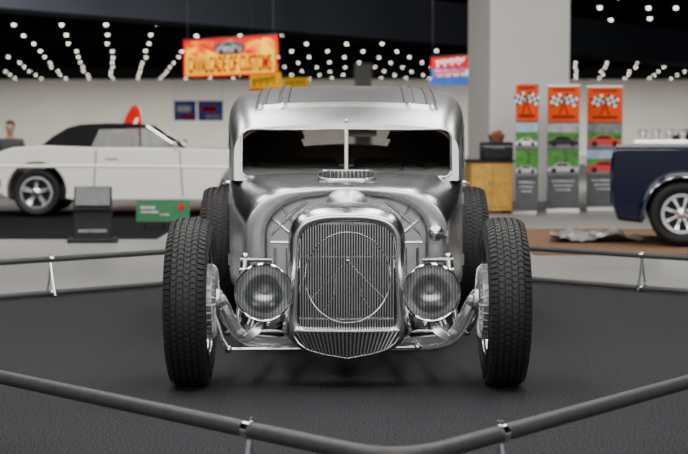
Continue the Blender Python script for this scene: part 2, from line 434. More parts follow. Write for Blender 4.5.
w2 = copy_tree(w1, HR); w2.location = (-.664, 0, .360); w2.rotation_euler = (0, 0, PI)
w3 = wheel('wheel', (.735, 2.85, .380), .380, .210, .215, 0, HR, drum=False)
w4 = copy_tree(w3, HR); w4.location = (-.755, 2.85, .380); w4.rotation_euler = (0, 0, PI)

# ---- body
def sec(Y, w, b, t, rx, rz, rb=.04, crown=.015, n=12, bulge=0.0):
    h = [(0, b), (w*.5, b), (w-rb, b)]
    for i in range(1, 5):
        aa = -PI/2+PI/2*i/4; h.append((w-rb+rb*math.cos(aa), b+rb+rb*math.sin(aa)))
    for i in range(1, 4):
        q = i/4; h.append((w+bulge*math.sin(PI*q), b+rb+(t-rz-b-rb)*q))
    for i in range(n+1):
        aa = PI/2*i/n; h.append((w-rx+rx*math.cos(aa), t-rz+rz*math.sin(aa)))
    for i in range(1, 5):
        q = 1-i/4; h.append(((w-rx)*q, t+crown*(1-q*q)))
    L = [Vector(p) for p in h]
    return [(p[0], Y, p[1]) for p in mirror(L)]
secs = [sec(1.06, .385, .34, .765, .24, .19, .05), sec(.985, .388, .335, .768, .24, .19, .05), sec(.975, .392, .333, .770, .24, .19, .05), sec(.972, .400, .33, .774, .24, .19, .05),
        sec(.972, .478, .305, .799, .24, .19), sec(.974, .488, .30, .803, .24, .19), sec(.983, .497, .297, .807, .24, .19), sec(1.0, .505, .295, .812, .24, .19),
        sec(1.06, .522, .29, .822, .24, .185), sec(1.14, .541, .285, .832, .24, .18), sec(1.25, .565, .28, .846, .23, .165), sec(1.42, .588, .28, .864, .20, .14, crown=.012),
        sec(1.6, .610, .28, .88, .12, .09, crown=0), sec(2.0, .642, .28, .89, .09, .07, crown=0), sec(2.5, .648, .28, .89, .09, .07, crown=0), sec(3.0, .62, .29, .88, .1, .08, crown=0),
        sec(3.35, .55, .32, .84, .14, .12, crown=0), sec(3.6, .44, .37, .76, .18, .16, crown=0), sec(3.72, .30, .45, .66, .14, .1, crown=0)]
MB().loft(secs, True, False, True).build('body', STEEL, HR, ang=55)
# firewall with pressed ribs: straight diagonals and uprights on each recessed side panel
fw = MB(); ring = sec(1.035, .39, .33, .768, .24, .19, .05); fw.add(ring, [tuple(range(len(ring)))])
def rib(pts, r=.008): fw.tube([(x, 1.033, z) for x, z in pts], r, 10, m=1)
for s in (-1, 1):
    rib([(s*.29, .37), (s*.29, .52)]); rib([(s*.35, .37), (s*.35, .52)])
    rib([(s*.262, .545), (s*.372, .545)])
    rib([(s*.262, .575), (s*.368, .665)]); rib([(s*.262, .690), (s*.372, .580)]); rib([(s*.19, .748), (s*.315, .650)]); rib([(s*.262, .640), (s*.315, .725)])
fw.build('firewall', [STEELM, STEEL2], HR)

# ---- greenhouse
topT = [(1.46, 1.130), (1.48, 1.155), (1.52, 1.182), (1.6, 1.218), (1.72, 1.250), (1.9, 1.287), (2.1, 1.318), (2.3, 1.340), (2.5, 1.350), (2.75, 1.337), (3.0, 1.288), (3.2, 1.22), (3.38, 1.118), (3.52, .98), (3.6, .86)]
wT = [(1.46, .580), (1.5, .592), (1.6, .610), (1.8, .635), (2.2, .652), (2.7, .645), (3.0, .615), (3.3, .545), (3.52, .44), (3.6, .38)]
def topf(Y):
    k = min(.09, max(0, (Y-1.46)*.8)); return sum(interp(topT, Y+k*q) for q in (-1, -.5, 0, .5, 1))/5
def wf(Y):
    k = min(.12, max(0, (Y-1.46)*.8)); return sum(interp(wT, Y+k*q) for q in (-1, -.5, 0, .5, 1))/5
CR = .022; RX = .125
def rake(Y, z): return Y+(z-.86)*.18*max(0, 1-(Y-1.46)/.6)
def roofsec(Y, ins=0.0):
    t = topf(Y)-ins; w = wf(Y)-ins; rx = RX; rz = min(.125, max(.03, (t-.85)*.6))
    tc_ = t-CR; h = []
    for z in (.835, .90, .97): h.append((w, min(z, tc_-rz)))
    for i in range(13):
        aa = PI/2*i/12; h.append((w-rx+rx*math.cos(aa), tc_-rz+rz*math.sin(aa)))
    for i in range(1, 13):
        q = 1-i/12; h.append(((w-rx)*q, tc_+CR*(1-q*q)))
    full = h+[(-x, z) for x, z in reversed(h[:-1])]
    return [(x, rake(Y, z), z) for x, z in full]
ys = [1.46, 1.467, 1.475, 1.485, 1.5, 1.52, 1.55, 1.58, 1.62]+[1.66+.04*i for i in range(43)]+[3.38, 3.41, 3.44, 3.48, 3.52, 3.56, 3.6]
rw = lambda p: 3.35 < p.y < 3.48 and abs(p.x) < .27 and p.z > .95
MB().loft([roofsec(y) for y in ys], False).cut(rw).build('roof', STEELR, HR, ang=60)
MB().loft([roofsec(y, .022) for y in ys[1:]], False).cut(rw).build('headliner', TANLINE, HR, ang=60)
rwv = [v for y in (3.35, 3.48) for v in [(x, y+.002, topf(y)-.012) for x in (-.3, .3)]]
MB().add(rwv, [(0, 1, 3, 2)]).build('rear_window', GLASS, HR)
def roofz(x, Y):
    w = wf(Y)-RX; return topf(Y)-CR+CR*(1-min(1, (x/w))**2)
# roof insert: pressed panels with raised lengthwise ribs and dark seams
ri = MB(); NX, NY = 118, 44; g = []
def press(x):
    d1 = min(abs(abs(x)-.335), abs(abs(x)-.455))
    return .013*math.exp(-(d1/.011)**2)
def rz_(x, Y): return roofz(x, Y)+.006+max(press(x), .012*math.exp(-((Y-1.66)/.022)**2))
for j in range(NY+1):
    Y = 1.62+(2.80-1.62)*j/NY
    for i in range(NX+1):
        x = -.472+.944*i/NX; z = roofz(x, Y)
        edge = -.012 if i in (0, NX) or j in (0, NY) else 0
        g.append((x, rake(Y, z), rz_(x, Y)+edge))
fs = [(j*(NX+1)+i, j*(NX+1)+i+1, (j+1)*(NX+1)+i+1, (j+1)*(NX+1)+i) for j in range(NY) for i in range(NX)]
ri.add(g, fs, 0)
for s in (-1, 1):
    for x, y0 in ((.308, 1.70), (.362, 1.70), (.428, 1.70), (.478, 1.62)):
        ri.tube([(s*x, rake(y0+(2.78-y0)*k/24, roofz(x, y0+(2.78-y0)*k/24)), (rz_(x, y0+(2.78-y0)*k/24) if x < .47 else roofz(x, y0+(2.78-y0)*k/24)+.002)) for k in range(25)], .0032, 6, m=1)
for x0, x1 in ((-.308, .308), (.362, .428), (-.428, -.362)):
    ri.tube([(x0+(x1-x0)*k/16, rake(1.70, roofz(x0+(x1-x0)*k/16, 1.70)), rz_(x0+(x1-x0)*k/16, 1.70)) for k in range(17)], .0032, 6, m=1)
ri.build('roof_insert', [STEELR, SEAM], HR, ang=80)
# windshield surround
fr_out = [(x, z) for (x, y, z) in roofsec(1.46)]
hw, z0, z1 = .541, .854, 1.102
def rrect(hw, z0, z1, rt, rb, n=8):
    h = [(0, z0), (hw-rb, z0)]
    for i in range(1, n+1):
        aa = -PI/2+PI/2*i/n; h.append((hw-rb+rb*math.cos(aa), z0+rb+rb*math.sin(aa)))
    for i in range(n+1):
        aa = PI/2*i/n; h.append((hw-rt+rt*math.cos(aa), z1-rt+rt*math.sin(aa)))
    h.append((0, z1)); return [Vector(p) for p in h]
inner_h = resample(rrect(hw, z0, z1, .042, .03, 10), 56)
k0 = len(fr_out)//2
outer_h = resample([Vector((0, .835))]+[Vector(p) for p in fr_out[:k0+1]], 56)
OUT = mirror(outer_h); INN = mirror(inner_h)
def pl(p, dy=0): return (p[0], rake(1.46, p[1])+dy, p[1])
MB().loft([[pl(p) for p in OUT], [pl(p, 0.0) for p in INN], [pl(p, .03) for p in INN]], True).build('windshield_surround', STEELM, HR, ang=50)
MB().tube([pl(p, -.003) for p in INN], .0062, 8, closed=True).build('windshield_trim', STEEL2, HR)
MB().box((0, rake(1.46, .98)+.002, .978), (.022, .024, .248), (-.178, 0, 0)).build('windshield_post', STEELM, HR, bevel=.004)
for s in (-1, 1):
    vs = [(s*(p[0]) if p[0] > 0 else 0, rake(1.46, p[1])+.015, p[1]) for p in inner_h]
    MB().add(vs, [tuple(range(len(vs)))]).build('windshield_pane', GLASS, HR)
MB().lathe([(.001, -.010), (.009, -.007), (.010, .0), (.010, .02)], 16, 'Y', (0, rake(1.47, 1.14)-.004, 1.143)).build('visor_button', STEEL2, HR)
# side windows
for s in (-1, 1):
    for (ya, yb) in ((1.62, 2.38), (2.5, 2.98)):
        vs = []; n_ = 10
        rows = (.905, .97, 1.03, 1.09, 1.13)
        for j in range(n_+1):
            Y = ya+(yb-ya)*j/n_
            for z in rows:
                vs.append((s*(wf(Y)+.005), rake(Y, z), min(z, topf(Y)-.155)))
        k = len(rows)
        MB().add(vs, [(j*k+i, j*k+i+1, (j+1)*k+i+1, (j+1)*k+i) for j in range(n_) for i in range(k-1)]).build('side_window', BLACKP, HR)
    d_ = MB(); d_.tube([(s*.655, 2.28, .80), (s*.685, 2.27, .80), (s*.69, 2.2, .80)], .009, 8); d_.lathe([(.018, s*.64), (.018, s*.662), (.001, s*.664)], 16, 'X', (0, 2.28, .80)); d_.build('door_handle', CHROME, HR)
    for z in (.42, .74): MB().tube([(s*.607, 1.56, z-.03), (s*.607, 1.56, z+.03)], .011, 10).build('door_hinge', STEEL2, HR)
# interior
for x in (-.29, .29):
    st = MB(); st.box((x, 2.35, .66), (.50, .16, .56), (-.2, 0, 0)); st.box((x, 2.05, .42), (.50, .55, .16))
    st.build('seat', LEATHER, HR, bevel=.05, seg=3)
sw = MB(); M_ = Matrix.Translation((.30, 1.78, .80)) @ Matrix.Rotation(math.radians(-35), 4, 'X')
circ = [M_ @ Vector((.17*math.cos(2*PI*i/36), 0, .17*math.sin(2*PI*i/36))) for i in range(36)]
sw.tube(circ, .011, 8, closed=True)
for i in range(3): sw.tube([M_ @ Vector((0, 0, 0)), M_ @ Vector((.17*math.cos(2*PI*i/3+PI/2), 0, .17*math.sin(2*PI*i/3+PI/2)))], .008, 6)
sw.tube([M_ @ Vector((0, 0, 0)), (.3, 1.35, .60)], .018, 10); sw.build('steering_wheel', BLACK, HR)
MB().box((0, 1.56, .785), (1.08, .16, .12)).build('dashboard', DARK, HR, bevel=.02)
mr_ = MB(); mr_.box((.085, 1.60, 1.078), (.15, .015, .034)); mr_.tube([(.085, 1.605, 1.08), (.06, 1.62, 1.15)], .005, 6); mr_.build('rear_view_mirror', mat('mirror_back', (.60, .50, .38), 0, .4), HR, bevel=.006)
# cowl vent: low dark slotted panel
vt = MB()
cz = lambda Y: interp([(1.06, .837), (1.14, .847), (1.25, .861), (1.42, .876)], Y)
up = lambda Y: .004+.014*(Y-1.105)/.26
lp = []
for i in range(48):
    aa = 2*PI*i/48; sx = math.copysign(abs(math.cos(aa))**.5, math.cos(aa)); sy = math.copysign(abs(math.sin(aa))**.7, math.sin(aa))
    Y = 1.245+.12*sy; lp.append((.145*sx, Y, cz(Y)+up(Y)))
low = [(x*1.03, 1.245+(y-1.245)*1.05, cz(y)-.01) for x, y, z in lp]
vt.loft([low, lp], True, m=2)
vt.add([(x, y, z-.002) for x, y, z in lp], [tuple(range(48))], 1)
vt.tube(lp, .0045, 8, closed=True, m=0)
for i in range(-6, 7):
    x = i*.020; vt.tube([(x, 1.14, cz(1.14)+up(1.14)), (x, 1.35, cz(1.35)+up(1.35))], .0026, 6, m=0)
vt.build('cowl_vent', [STEEL2, BLACK, STEEL], HR)
# cowl lamp
MB().lathe([(.001, -.066), (.016, -.064), (.029, -.056), (.036, -.045), (.039, -.03), (.039, -.022), (.034, -.003), (.020, .014), (.001, .020)], 32, 'Y', (.428, .90, .60)).build('cowl_lamp', STEEL2, HR, ang=70)
cl = MB(); cl.tube([(.445, .90, .59), (.475, .92, .578), (.50, .985, .575)], .009, 8); cl.tube([(.490, .94, .610), (.490, .94, .545)], .013, 12)
cl.build('cowl_lamp_bracket', STEEL2, HR)

# ---- grille shell
OUTL = [(0, .774), (.06, .773), (.115, .768), (.178, .753), (.222, .723), (.243, .675), (.249, .60), (.251, .45), (.262, .33), (.276, .275), (.272, .230), (.245, .190), (.185, .156), (.10, .136), (.03, .122), (0, .118)]
outer = smoothpts(OUTL)
inner = smoothpts([(0, .708), (.06, .707), (.115, .701), (.165, .684), (.192, .652), (.200, .60), (.201, .45), (.203, .33), (.203, .285), (.198, .272), (.185, .266), (.12, .262), (.05, .260), (0, .259)])
nh = 44
O_ = mirror(resample(outer, nh)); I_ = mirror(resample(inner, nh))
def vy(x): return -.022*(1-min(1, abs(x)/.25))
def gr(t, Y, sc=1.0):
    return [((o.lerp(i, 1-t)).x*sc, Y+vy((o.lerp(i, 1-t)).x), .45+((o.lerp(i, 1-t)).y-.45)*sc) for o, i in zip(O_, I_)]
MB().loft([gr(0, -.06), gr(0, -.11), gr(.04, -.128), (gr(.12, -.138)), gr(.35, -.140), gr(.60, -.134), gr(.80, -.119), gr(.93, -.092), gr(.99, -.06), gr(1, -.03), gr(1, .05, 1.015), gr(1, .15, 1.02), gr(.9, .16, 1.0)], True).build('grille_shell', STEEL2, HR, ang=70)
gb = MB()
for i in range(-18, 19):
    x = i*.0108; zt = interp([(0, .708), (.06, .707), (.115, .701), (.165, .684), (.192, .652), (.204, .59)], abs(x))
    y = -.112+vy(x); gb.box((x, y, (.258+zt)/2), (.0050, .012, zt-.258))
for z in (.30, .56):
    gb.tube([(-.20, -.104+vy(.20), z), (0, -.104+vy(0), z), (.20, -.104+vy(.20), z)], .004, 6)
gb.build('grille_bars', STEEL2, HR)
gring = MB(); cx_, cz_ = .004, .475
gring.tube([(cx_+.178*math.cos(2*PI*i/60), -.1195+vy(.178*math.cos(2*PI*i/60)), cz_+.19*math.sin(2*PI*i/60)) for i in range(60)], .0024, 8, closed=True)
gring.build('grille_ring', STEEL2, HR)
gs = MB()
def gl(pts, r=.0015): gs.tube([(cx_+x, -.1195+vy(x), z) for x, z in pts], r, 8)
for s in (-1, 1):
    gl([(0, .545), (s*.085, .455), (s*.155, .385)]); gl([(s*.05, .492), (s*.055, .40), (s*.10, .335)])
gs.lathe([(.001, -.006), (.007, -.004), (.008, .004)], 16, 'Y', (cx_, -.141, .545))
gs.build('grille_motif', STEEL, HR)
MB().box((0, -.01, .47), (.40, .05, .44)).build('radiator', RADM, HR)
# chin grille, inset in the flared lower lip
cg = MB()
def chy(x, z): return -.150+vy(x)+max(0, (.21-z))*.12
HWc = .218
top = [(-HWc+2*HWc*i/28) for i in range(29)]
bot = lambda x: interp([(0, .140), (.03, .144), (.10, .156), (.165, .174), (.205, .204), (HWc, .230)], abs(x))
vs = [(x, chy(x, .25)-.001, .252) for x in top]+[(x, chy(x, bot(x))-.001, bot(x)) for x in top]
cg.add(vs, [(i, i+1, 30+i, 29+i) for i in range(28)], 1)
for i in range(-12, 13):   # pleats converging toward the bottom point
    x = i*.0176; xb = x*.80; zb_ = bot(xb)+.002
    cg.tube([(x, chy(x, .25)-.004, .25), (xb, chy(xb, zb_)-.004, zb_)], [.0055, .0042], 6, m=0)
cg.tube([(x, chy(x, .252)-.004, .253) for x in top], .006, 8, m=2)
cg.tube([(x, chy(x, bot(x))-.003, bot(x)) for x in top], .004, 8, m=2)
cg.build('chin_grille', [STEEL, BLACK, STEEL2], HR)

# ---- headlights
REFL = mat('reflector', (.80, .81, .82), .9, .26, .05, 20)
def headlight(x):
    z = .427; o = MB()
    o.lathe([(.109, -.283), (.112, -.291), (.116, -.293), (.121, -.286), (.121, -.276), (.115, -.268), (.111, -.24), (.095, -.185), (.065, -.14), (.03, -.118), (.001, -.114)], 56, 'Y', (0, 0, 0))
    h = o.build('headlight', CHROME, HR, loc=(x, 0, z), ang=50)
    MB().lathe([(.110, -.281), (.104, -.258), (.086, -.234), (.06, -.217), (.035, -.208), (.001, -.204)], 48, 'Y').build('reflector', REFL, h, ang=80)
    MB().lathe([(.110, -.284), (.08, -.291), (.04, -.295), (.001, -.296)], 40, 'Y').build('lens', LENS, h, ang=80)
    b_ = MB(); b_.sphere((0, -.232, 0), .011, 10); b_.tube([(0, -.232, 0), (0, -.204, 0)], .008, 8)
    b_.build('bulb', mat('bulb_glass', (.8, .8, .78), 0, .2), h)
    return h
headlight(.345); headlight(-.340)
for s in (-1, 1):
    hb = MB()
    hb.tube([(s*.343, -.19, .32), (s*.343, -.15, .27), (s*.30, -.05, .26), (s*.27, .05, .28)], .010, 10)
    hb.tube([(s*.343, -.19, .30), (s*.343, -.19, .335)], .015, 12)
    hb.build('headlight_bracket', STEEL2, HR)

# ---- front axle and suspension
def ibeam(pts, hgt, dep):
    mb = MB(); P = [Vector(p) for p in pts]
    prof = [(-.5, -.5), (.5, -.5), (.5, -.28), (.18, -.2), (.18, .2), (.5, .28), (.5, .5), (-.5, .5), (-.5, .28), (-.18, .2), (-.18, -.2), (-.5, -.28)]
    rings = []
    for i, p in enumerate(P):
        t_ = (P[min(i+1, len(P)-1)]-P[max(i-1, 0)]).normalized(); n_ = Vector((-t_.z, 0, t_.x))
        rings.append([p+n_*b_*hgt+Vector((0, a_*dep, 0)) for a_, b_ in prof])
    return mb.loft(rings, True, True, True)
hp_ = smoothpts([Vector((.575, .40)), Vector((.55, .385)), Vector((.52, .33)), Vector((.485, .25)), Vector((.44, .205)), Vector((.38, .188)), Vector((.28, .182)), Vector((.15, .180))], 1)
pts = [(-p.x, 0, p.y) for p in hp_]+[(p.x, 0, p.y) for p in reversed(hp_)]
ibeam(pts, .052, .045).build('front_axle', POLISH, HR)
for s in (-1, 1):
    k_ = MB(); k_.tube([(s*.578, 0, .29), (s*.571, 0, .44)], .018, 14); k_.tube([(s*.55, 0, .36), (s*.62, 0, .36)], .025, 12)
    k_.tube([(s*.565, .02, .31), (s*.545, .08, .26), (s*.52, .13, .215)], .012, 10); k_.sphere((s*.574, 0, .45), .02, 8)
    for z in (.31, .42): k_.lathe([(.001, -.012), (.026, -.010), (.026, .010), (.001, .012)], 16, 'Z', (s*.574, 0, z))
    k_.build('kingpin', POLISH, HR)
    hn = MB()   # curved frame horn sweeping out ahead of the axle, flat sided
    P2 = smoothpts([Vector(p) for p in [(s*.26, .06, .36), (s*.29, -.04, .345), (s*.335, -.10, .30), (s*.385, -.13, .245), (s*.425, -.13, .215)]], 2)
    rings = []
    for i, p in enumerate(P2):
        t_ = (P2[min(i+1, len(P2)-1)]-P2[max(i-1, 0)]).normalized(); up_ = Vector((-t_.z, 0, t_.x)).normalized(); h_ = .026-.012*i/(len(P2)-1)
        rings.append([p+up_*u_*h_+Vector((0, v_, 0)) for u_, v_ in ((-1, -.014), (1, -.014), (1, .014), (-1, .014))])
    hn.loft(rings, True, True, True); hn.build('frame_horn', STEEL2, HR, bevel=.004)
    ar = MB()   # flat angled shock arm with pivot bosses
    A0, A1, A2 = Vector((s*.30, -.10, .30)), Vector((s*.445, -.11, .235)), Vector((s*.528, -.04, .365))
    for p_, q_ in ((A0, A1), (A1, A2)):
        dd_ = (q_-p_).normalized(); nn_ = Vector((-dd_.z, 0, dd_.x)).normalized()
        ar.loft([[p+nn_*h_*u_+Vector((0, v_, 0)) for u_, v_ in ((-1, -.006), (1, -.006), (1, .006), (-1, .006))] for p, h_ in ((p_, .013), (p_.lerp(q_, .5), .009), (q_, .012))], True, True, True)
    for p in (A0, A1, A2): ar.lathe([(.001, -.018), (.020, -.016), (.023, .0), (.020, .014), (.001, .016)], 18, 'Y', p)
    ar.build('axle_arm', POLISH, HR)
    for z_ in (.25, .19):
        MB().tube([(s*.43, .03, z_), (s*.41, .5, z_*.3+.225), (s*.37, 1.2, .325)], .011, 8).build('radius_rod', POLISH, HR)
    sh = MB(); sh.tube([(s*.475, .07, .25), (s*.455, .09, .38)], .014, 12); sh.tube([(s*.455, .09, .38), (s*.44, .11, .53)], .020, 14)
    for z in (.40, .43, .46, .49): sh.lathe([(.02, -.006), (.027, 0), (.02, .006)], 16, 'Z', (s*(.455-.015*(z-.38)/.15), .09+.02*(z-.38)/.15, z))
    sh.tube([(s*.46, .11, .53), (s*.33, .11, .53), (s*.32, .12, .38)], .011, 8); sh.sphere((s*.44, .11, .545), .016, 8)
    sh.build('shock_absorber', POLISH, HR)
tr = MB(); tr.tube([(-.52, .13, .215), (.52, .13, .215)], .009, 10)
for s in (-1, 1):
    tr.sphere((s*.52, .13, .215), .020, 10); tr.tube([(s*.46, .13, .215), (s*.50, .13, .215)], .015, 10)
tr.build('tie_rod', POLISH, HR)
dl = MB(); dl.tube([(-.50, -.075, .165), (.30, -.075, .175)], .008, 10); dl.sphere((-.50, -.075, .165), .017, 10); dl.sphere((.30, -.075, .175), .017, 10); dl.tube([(-.50, -.075, .165), (-.53, -.04, .21), (-.56, -.01, .30)], .010, 8)
dl.build('drag_link', POLISH, HR)
ls = MB()
for i in range(4):
    hwid = .40-.07*i
    ls.loft([[(x, .06+dy, .235+.10*(1-(x/.42)**2)+.013*i+dz) for dy, dz in ((-.025, 0), (.025, 0), (.025, .011), (-.025, .011))] for x in [hwid*(q/8-1) for q in range(17)]], True, True, True)
ls.build('leaf_spring', STEELD, HR)
fm = MB()
for s in (-1, 1):
    fm.loft([[(s*(x+a_), Y, z+b_) for a_, b_ in ((-.025, -.05), (.025, -.05), (.025, .05), (-.025, .05))] for x, Y, z in ((.27, -.05, .33), (.29, .3, .35), (.34, 1.0, .30), (.38, 1.6, .26), (.40, 2.4, .27), (.38, 2.85, .46), (.36, 3.5, .42))], True, True, True)
for Y, z in ((0.12, .36), (1.5, .26), (3.4, .42)): fm.box((0, Y, z), (.7 if Y > 1 else .54, .06, .06))
fm.build('frame', STEELD, HR)
rx_ = MB(); rx_.tube([(-.68, 2.85, .38), (.66, 2.85, .38)], .04, 12); rx_.sphere((0, 2.85, .38), .14, 12); rx_.build('rear_axle', STEELD, HR)
# ---- engine
en = MB(); en.box((0, .55, .40), (.26, .62, .28)); en.box((-.12, .55, .56), (.12, .56, .10), (0, -.5, 0)); en.box((.12, .55, .56), (.12, .56, .10), (0, .5, 0)); en.box((0, .55, .60), (.16, .4, .08))
en.build('engine_block', STEELD, HR, bevel=.015)
ac = MB(); ac.lathe([(.001, .826), (.025, .825), (.045, .821), (.062, .813), (.077, .801), (.088, .785), (.095, .767), (.098, .745), (.098, .71), (.04, .70), (.04, .62)], 40, 'Z', (0, .45, 0))
ac.build('air_cleaner', mat('satin_dome', (.76, .76, .77), 1, .42, .03, 10), HR, ang=60)
for s in (-1, 1):
    for i in range(4): MB().tube([(s*.15, .33+.14*i, .50), (s*.22, .33+.14*i, .48), (s*.24, .45+.1*i, .36), (s*.25, .95, .25)], .018, 8).build('exhaust_header', STEEL2, HR)

# ================================================================== BACKGROUND CARS
def arch(cx, cz, r, a0=-14, a1=194, n=16):
    return [(cx+r*math.cos(math.radians(a0+(a1-a0)*i/n)), cz+r*math.sin(math.radians(a0+(a1-a0)*i/n))) for i in range(n+1)]
def road_wheel(parent, loc, R, w, rr, flip, spokes=5):
    mb = MB(); mb.lathe([(rr+.01, -.42*w), (rr-.01, -.38*w), (rr-.03, 0), (rr-.01, .36*w), (rr+.01, .40*w), (rr+.012, .46*w), (rr-.020, .46*w), (rr-.03, .3*w)], 40, 'Y')
    for i in range(spokes):
        aa = 2*PI*i/spokes+.3; ca, sa = math.cos(aa), math.sin(aa)
        wd_ = 1.0 if spokes < 6 else .55
        mb.loft([[(r*ca-q*sa, y, r*sa+q*ca) for q, y in ((-wd, y0), (wd, y0), (wd*.7, y1), (-wd*.7, y1))] for r, wd, y0, y1 in ((.03, .04*wd_, .1*w, .40*w), (rr*.55, .036*wd_, .1*w, .37*w), (rr-.02, .048*wd_, .15*w, .42*w))], True, True, True)
    mb.lathe([(.05, .1*w), (.05, .42*w), (.035, .46*w), (.001, .47*w)], 24, 'Y')
    o = mb.build('wheel', POLISH, parent, loc=loc); o.rotation_euler = (0, 0, PI if flip else 0)
    tb = tire_mb(R, w, rr, tread=False); tb.v = [(-y, x, z) for x, y, z in tb.v]; tb.build('tire', BLACK, o)
    MB().lathe([(rr-.02, -.05*w), (.001, -.05*w)], 32, 'Y').build('brake_disc', BLACK, o)
    return o
def side_car(label, paint, loc, rz, topm, convertible=True):
    t = thing('classic_car', label, 'car', loc, rz)
    out = [(-.56, .36), (-.62, .50), (-.61, .70), (-.53, .83), (-.30, .905), (.1, .93), (.5, .915), (1.2, .895), (1.9, .895), (2.4, .885), (3.0, .85), (3.42, .80), (3.55, .74), (3.58, .55), (3.52, .32), (3.36, .25)]
    out += arch(2.75, .33, .385)+[(2.25, .215), (.5, .215)]+arch(0, .33, .385)+[(-.42, .27)]
    MB().prism(out, -.88, .88, lambda x, z, y: (x, y, z)).build('body', paint, t, bevel=.06, seg=4)
    gh = [(.02, .90), (.20, 1.05), (.38, 1.16), (.55, 1.205), (.9, 1.222), (1.25, 1.215), (1.45, 1.19), (1.42, 1.165), (1.30, 1.15), (.80, 1.13), (.70, .90)]
    wz = lambda z: .80-.45*max(0, z-.90)
    mb = MB(); mb.prism(gh, -1, 1, lambda x, z, y: (x, y*wz(z), z)); mb.build('soft_top' if convertible else 'roof', topm, t, bevel=.03, seg=3)
    for s in (-1, 1):
        vs = [(x, s*(wz(z)-.006), z) for x, z in ((.70, .89), (.80, 1.14), (1.40, 1.17), (1.80, .89))]
        MB().add(vs, [(0, 1, 2, 3)]).build('side_window', CARGLASS, t)
        MB().tube([(1.86, s*(wz(.89)), .89), (1.42, s*wz(1.18), 1.185)], .018, 8).build('windshield_pillar', CHROME, t)
        MB().tube([(1.35, s*wz(.89), .89), (1.32, s*wz(1.16), 1.16)], .012, 6).build('window_frame', BLACK, t)
        MB().tube([(.68, s*(.80+.01), .905), (1.88, s*(.80+.01), .900)], .012, 6).build('belt_trim', CHROME, t)
        MB().box((.98, s*.885, .76), (.16, .02, .02)).build('door_handle', CHROME, t)
        MB().tube([(-.52, s*.866, .66), (.6, s*.870, .665), (2.2, s*.870, .65), (3.45, s*.866, .62)], .024, 8).build('body_crease', paint, t)
        for pp in ([(.78, s*.882, .88), (.74, s*.882, .27)], [(1.86, s*.882, .88), (1.90, s*.882, .27)]): MB().tube(pp, .007, 6).build('door_seam', BLACK, t)
        m_ = MB(); m_.sphere((1.80, s*.92, .955), .06, 10, (.6, 1.0, .8)); m_.tube([(1.80, s*.86, .90), (1.80, s*.92, .95)], .012, 6); m_.build('wing_mirror', CHROME, t)
    MB().add([(1.88, -.78, .89), (1.88, .78, .89), (1.44, .67, 1.185), (1.44, -.67, 1.185)], [(0, 1, 2, 3)]).build('windshield', CARGLASS, t)
    for y in (-.4, .4): MB().box((1.0, y, .84), (.24, .55, .50), (0, .2, 0)).build('seat', BLACK, t, bevel=.05)
    MB().box((1.68, 0, .92), (.2, 1.3, .10)).build('dashboard', BLACK, t, bevel=.03)
    b_ = MB(); b_.tube([(-.45, -.9, .46), (-.64, -.8, .46), (-.66, 0, .46), (-.64, .8, .46), (-.45, .9, .46)], .05, 10); b_.build('bumper', CHROME, t)
    b_ = MB(); b_.tube([(3.45, -.9, .42), (3.60, -.8, .42), (3.64, 0, .42), (3.60, .8, .42), (3.45, .9, .42)], .05, 10); b_.build('bumper', CHROME, t)
    MB().box((1.4, 0, .32), (3.4, 1.45, .2)).build('underbody', BLACK, t)
    for (x, s) in ((0, -1), (2.75, -1), (0, 1), (2.75, 1)):
        road_wheel(t, (x, s*.78, .318), .318, .21, .20, s < 0)
    return t
D = 20.9; c = W(36, 193, D)
side_car('cream white classic convertible car with black soft top, parked side on', WHITEP, (c.x, c.y+.76, .004), .03, VINYL)
c = W(690, 190, 27.0)
side_car('glossy black classic car partly hidden behind the dark blue pickup', BLACKP, (c.x-.2, c.y+.8, -.006), 0, BLACKP, False)

# pickup
c = W(684, 216, 15.3)
t = thing('pickup_truck', 'dark blue pickup truck with chrome wheel at the right edge', 'pickup truck', (c.x+.1, c.y+.74, .004), -.17)
out = [(-.60, .24), (-.655, .40), (-.66, .88), (-.63, .945), (.2, .955), (1.15, .955), (1.15, .25)]+arch(0, .30, .36)
MB().prism(out, -.66, .66, lambda x, z, y: (x, y, z)).build('bed', BLUEP, t, bevel=.03, seg=4)
for s in (-1, 1):   # close fitting rear fender
    f_ = MB(); pr = [(.0, .64), (.045, .665), (.05, .74), (.042, .81), (.02, .85), (.0, .852), (-.012, .845)]
    n_ = 30; rings = []
    for j in range(n_+1):
        aa = math.radians(-8+196*j/n_)
        rings.append([((.355+dr)*math.cos(aa), s*y, .31+(.355+dr)*math.sin(aa)) for dr, y in pr])
    f_.loft(rings, False); f_.build('rear_fender', BLUEP, t, ang=60)
    MB().tube([(.358*math.cos(math.radians(q)), s*.852, .31+.358*math.sin(math.radians(q))) for q in range(-6, 190, 7)], .004, 8).build('fender_trim', CHROME, t)
    MB().tube([(-.62, s*.64, .95), (1.15, s*.64, .96)], .018, 10).build('bed_rail', BLUEP, t)
    MB().box((1.6, s*.74, .27), (1.6, .22, .05)).build('running_board', BLACK, t, bevel=.01)
MB().box((-.665, 0, .62), (.02, 1.1, .44)).build('tailgate', BLUEP, t, bevel=.008)
BRIGHT = mat('bright_metal', (.85, .85, .85), .9, .3, .03, 12)
for i in range(5):
    x = -.36+.13*i; q = MB(); q.tube([(x, -.12, .94), (x, -.12, 1.05)], .028, 12); q.lathe([(.03, 1.05), (.048, 1.10), (.052, 1.125), (.03, 1.12)], 16, 'Z', (x, -.12, 0)); q.build('intake_stack', BRIGHT, t)
for y in (-.26, .05): MB().tube([(-.44, y, .985), (.25, y, .985)], .035, 12).build('valve_cover', BRIGHT, t)
MB().box((-.09, -.1, .93), (.66, .24, .08)).build('intake_manifold', BLACK, t, bevel=.02)
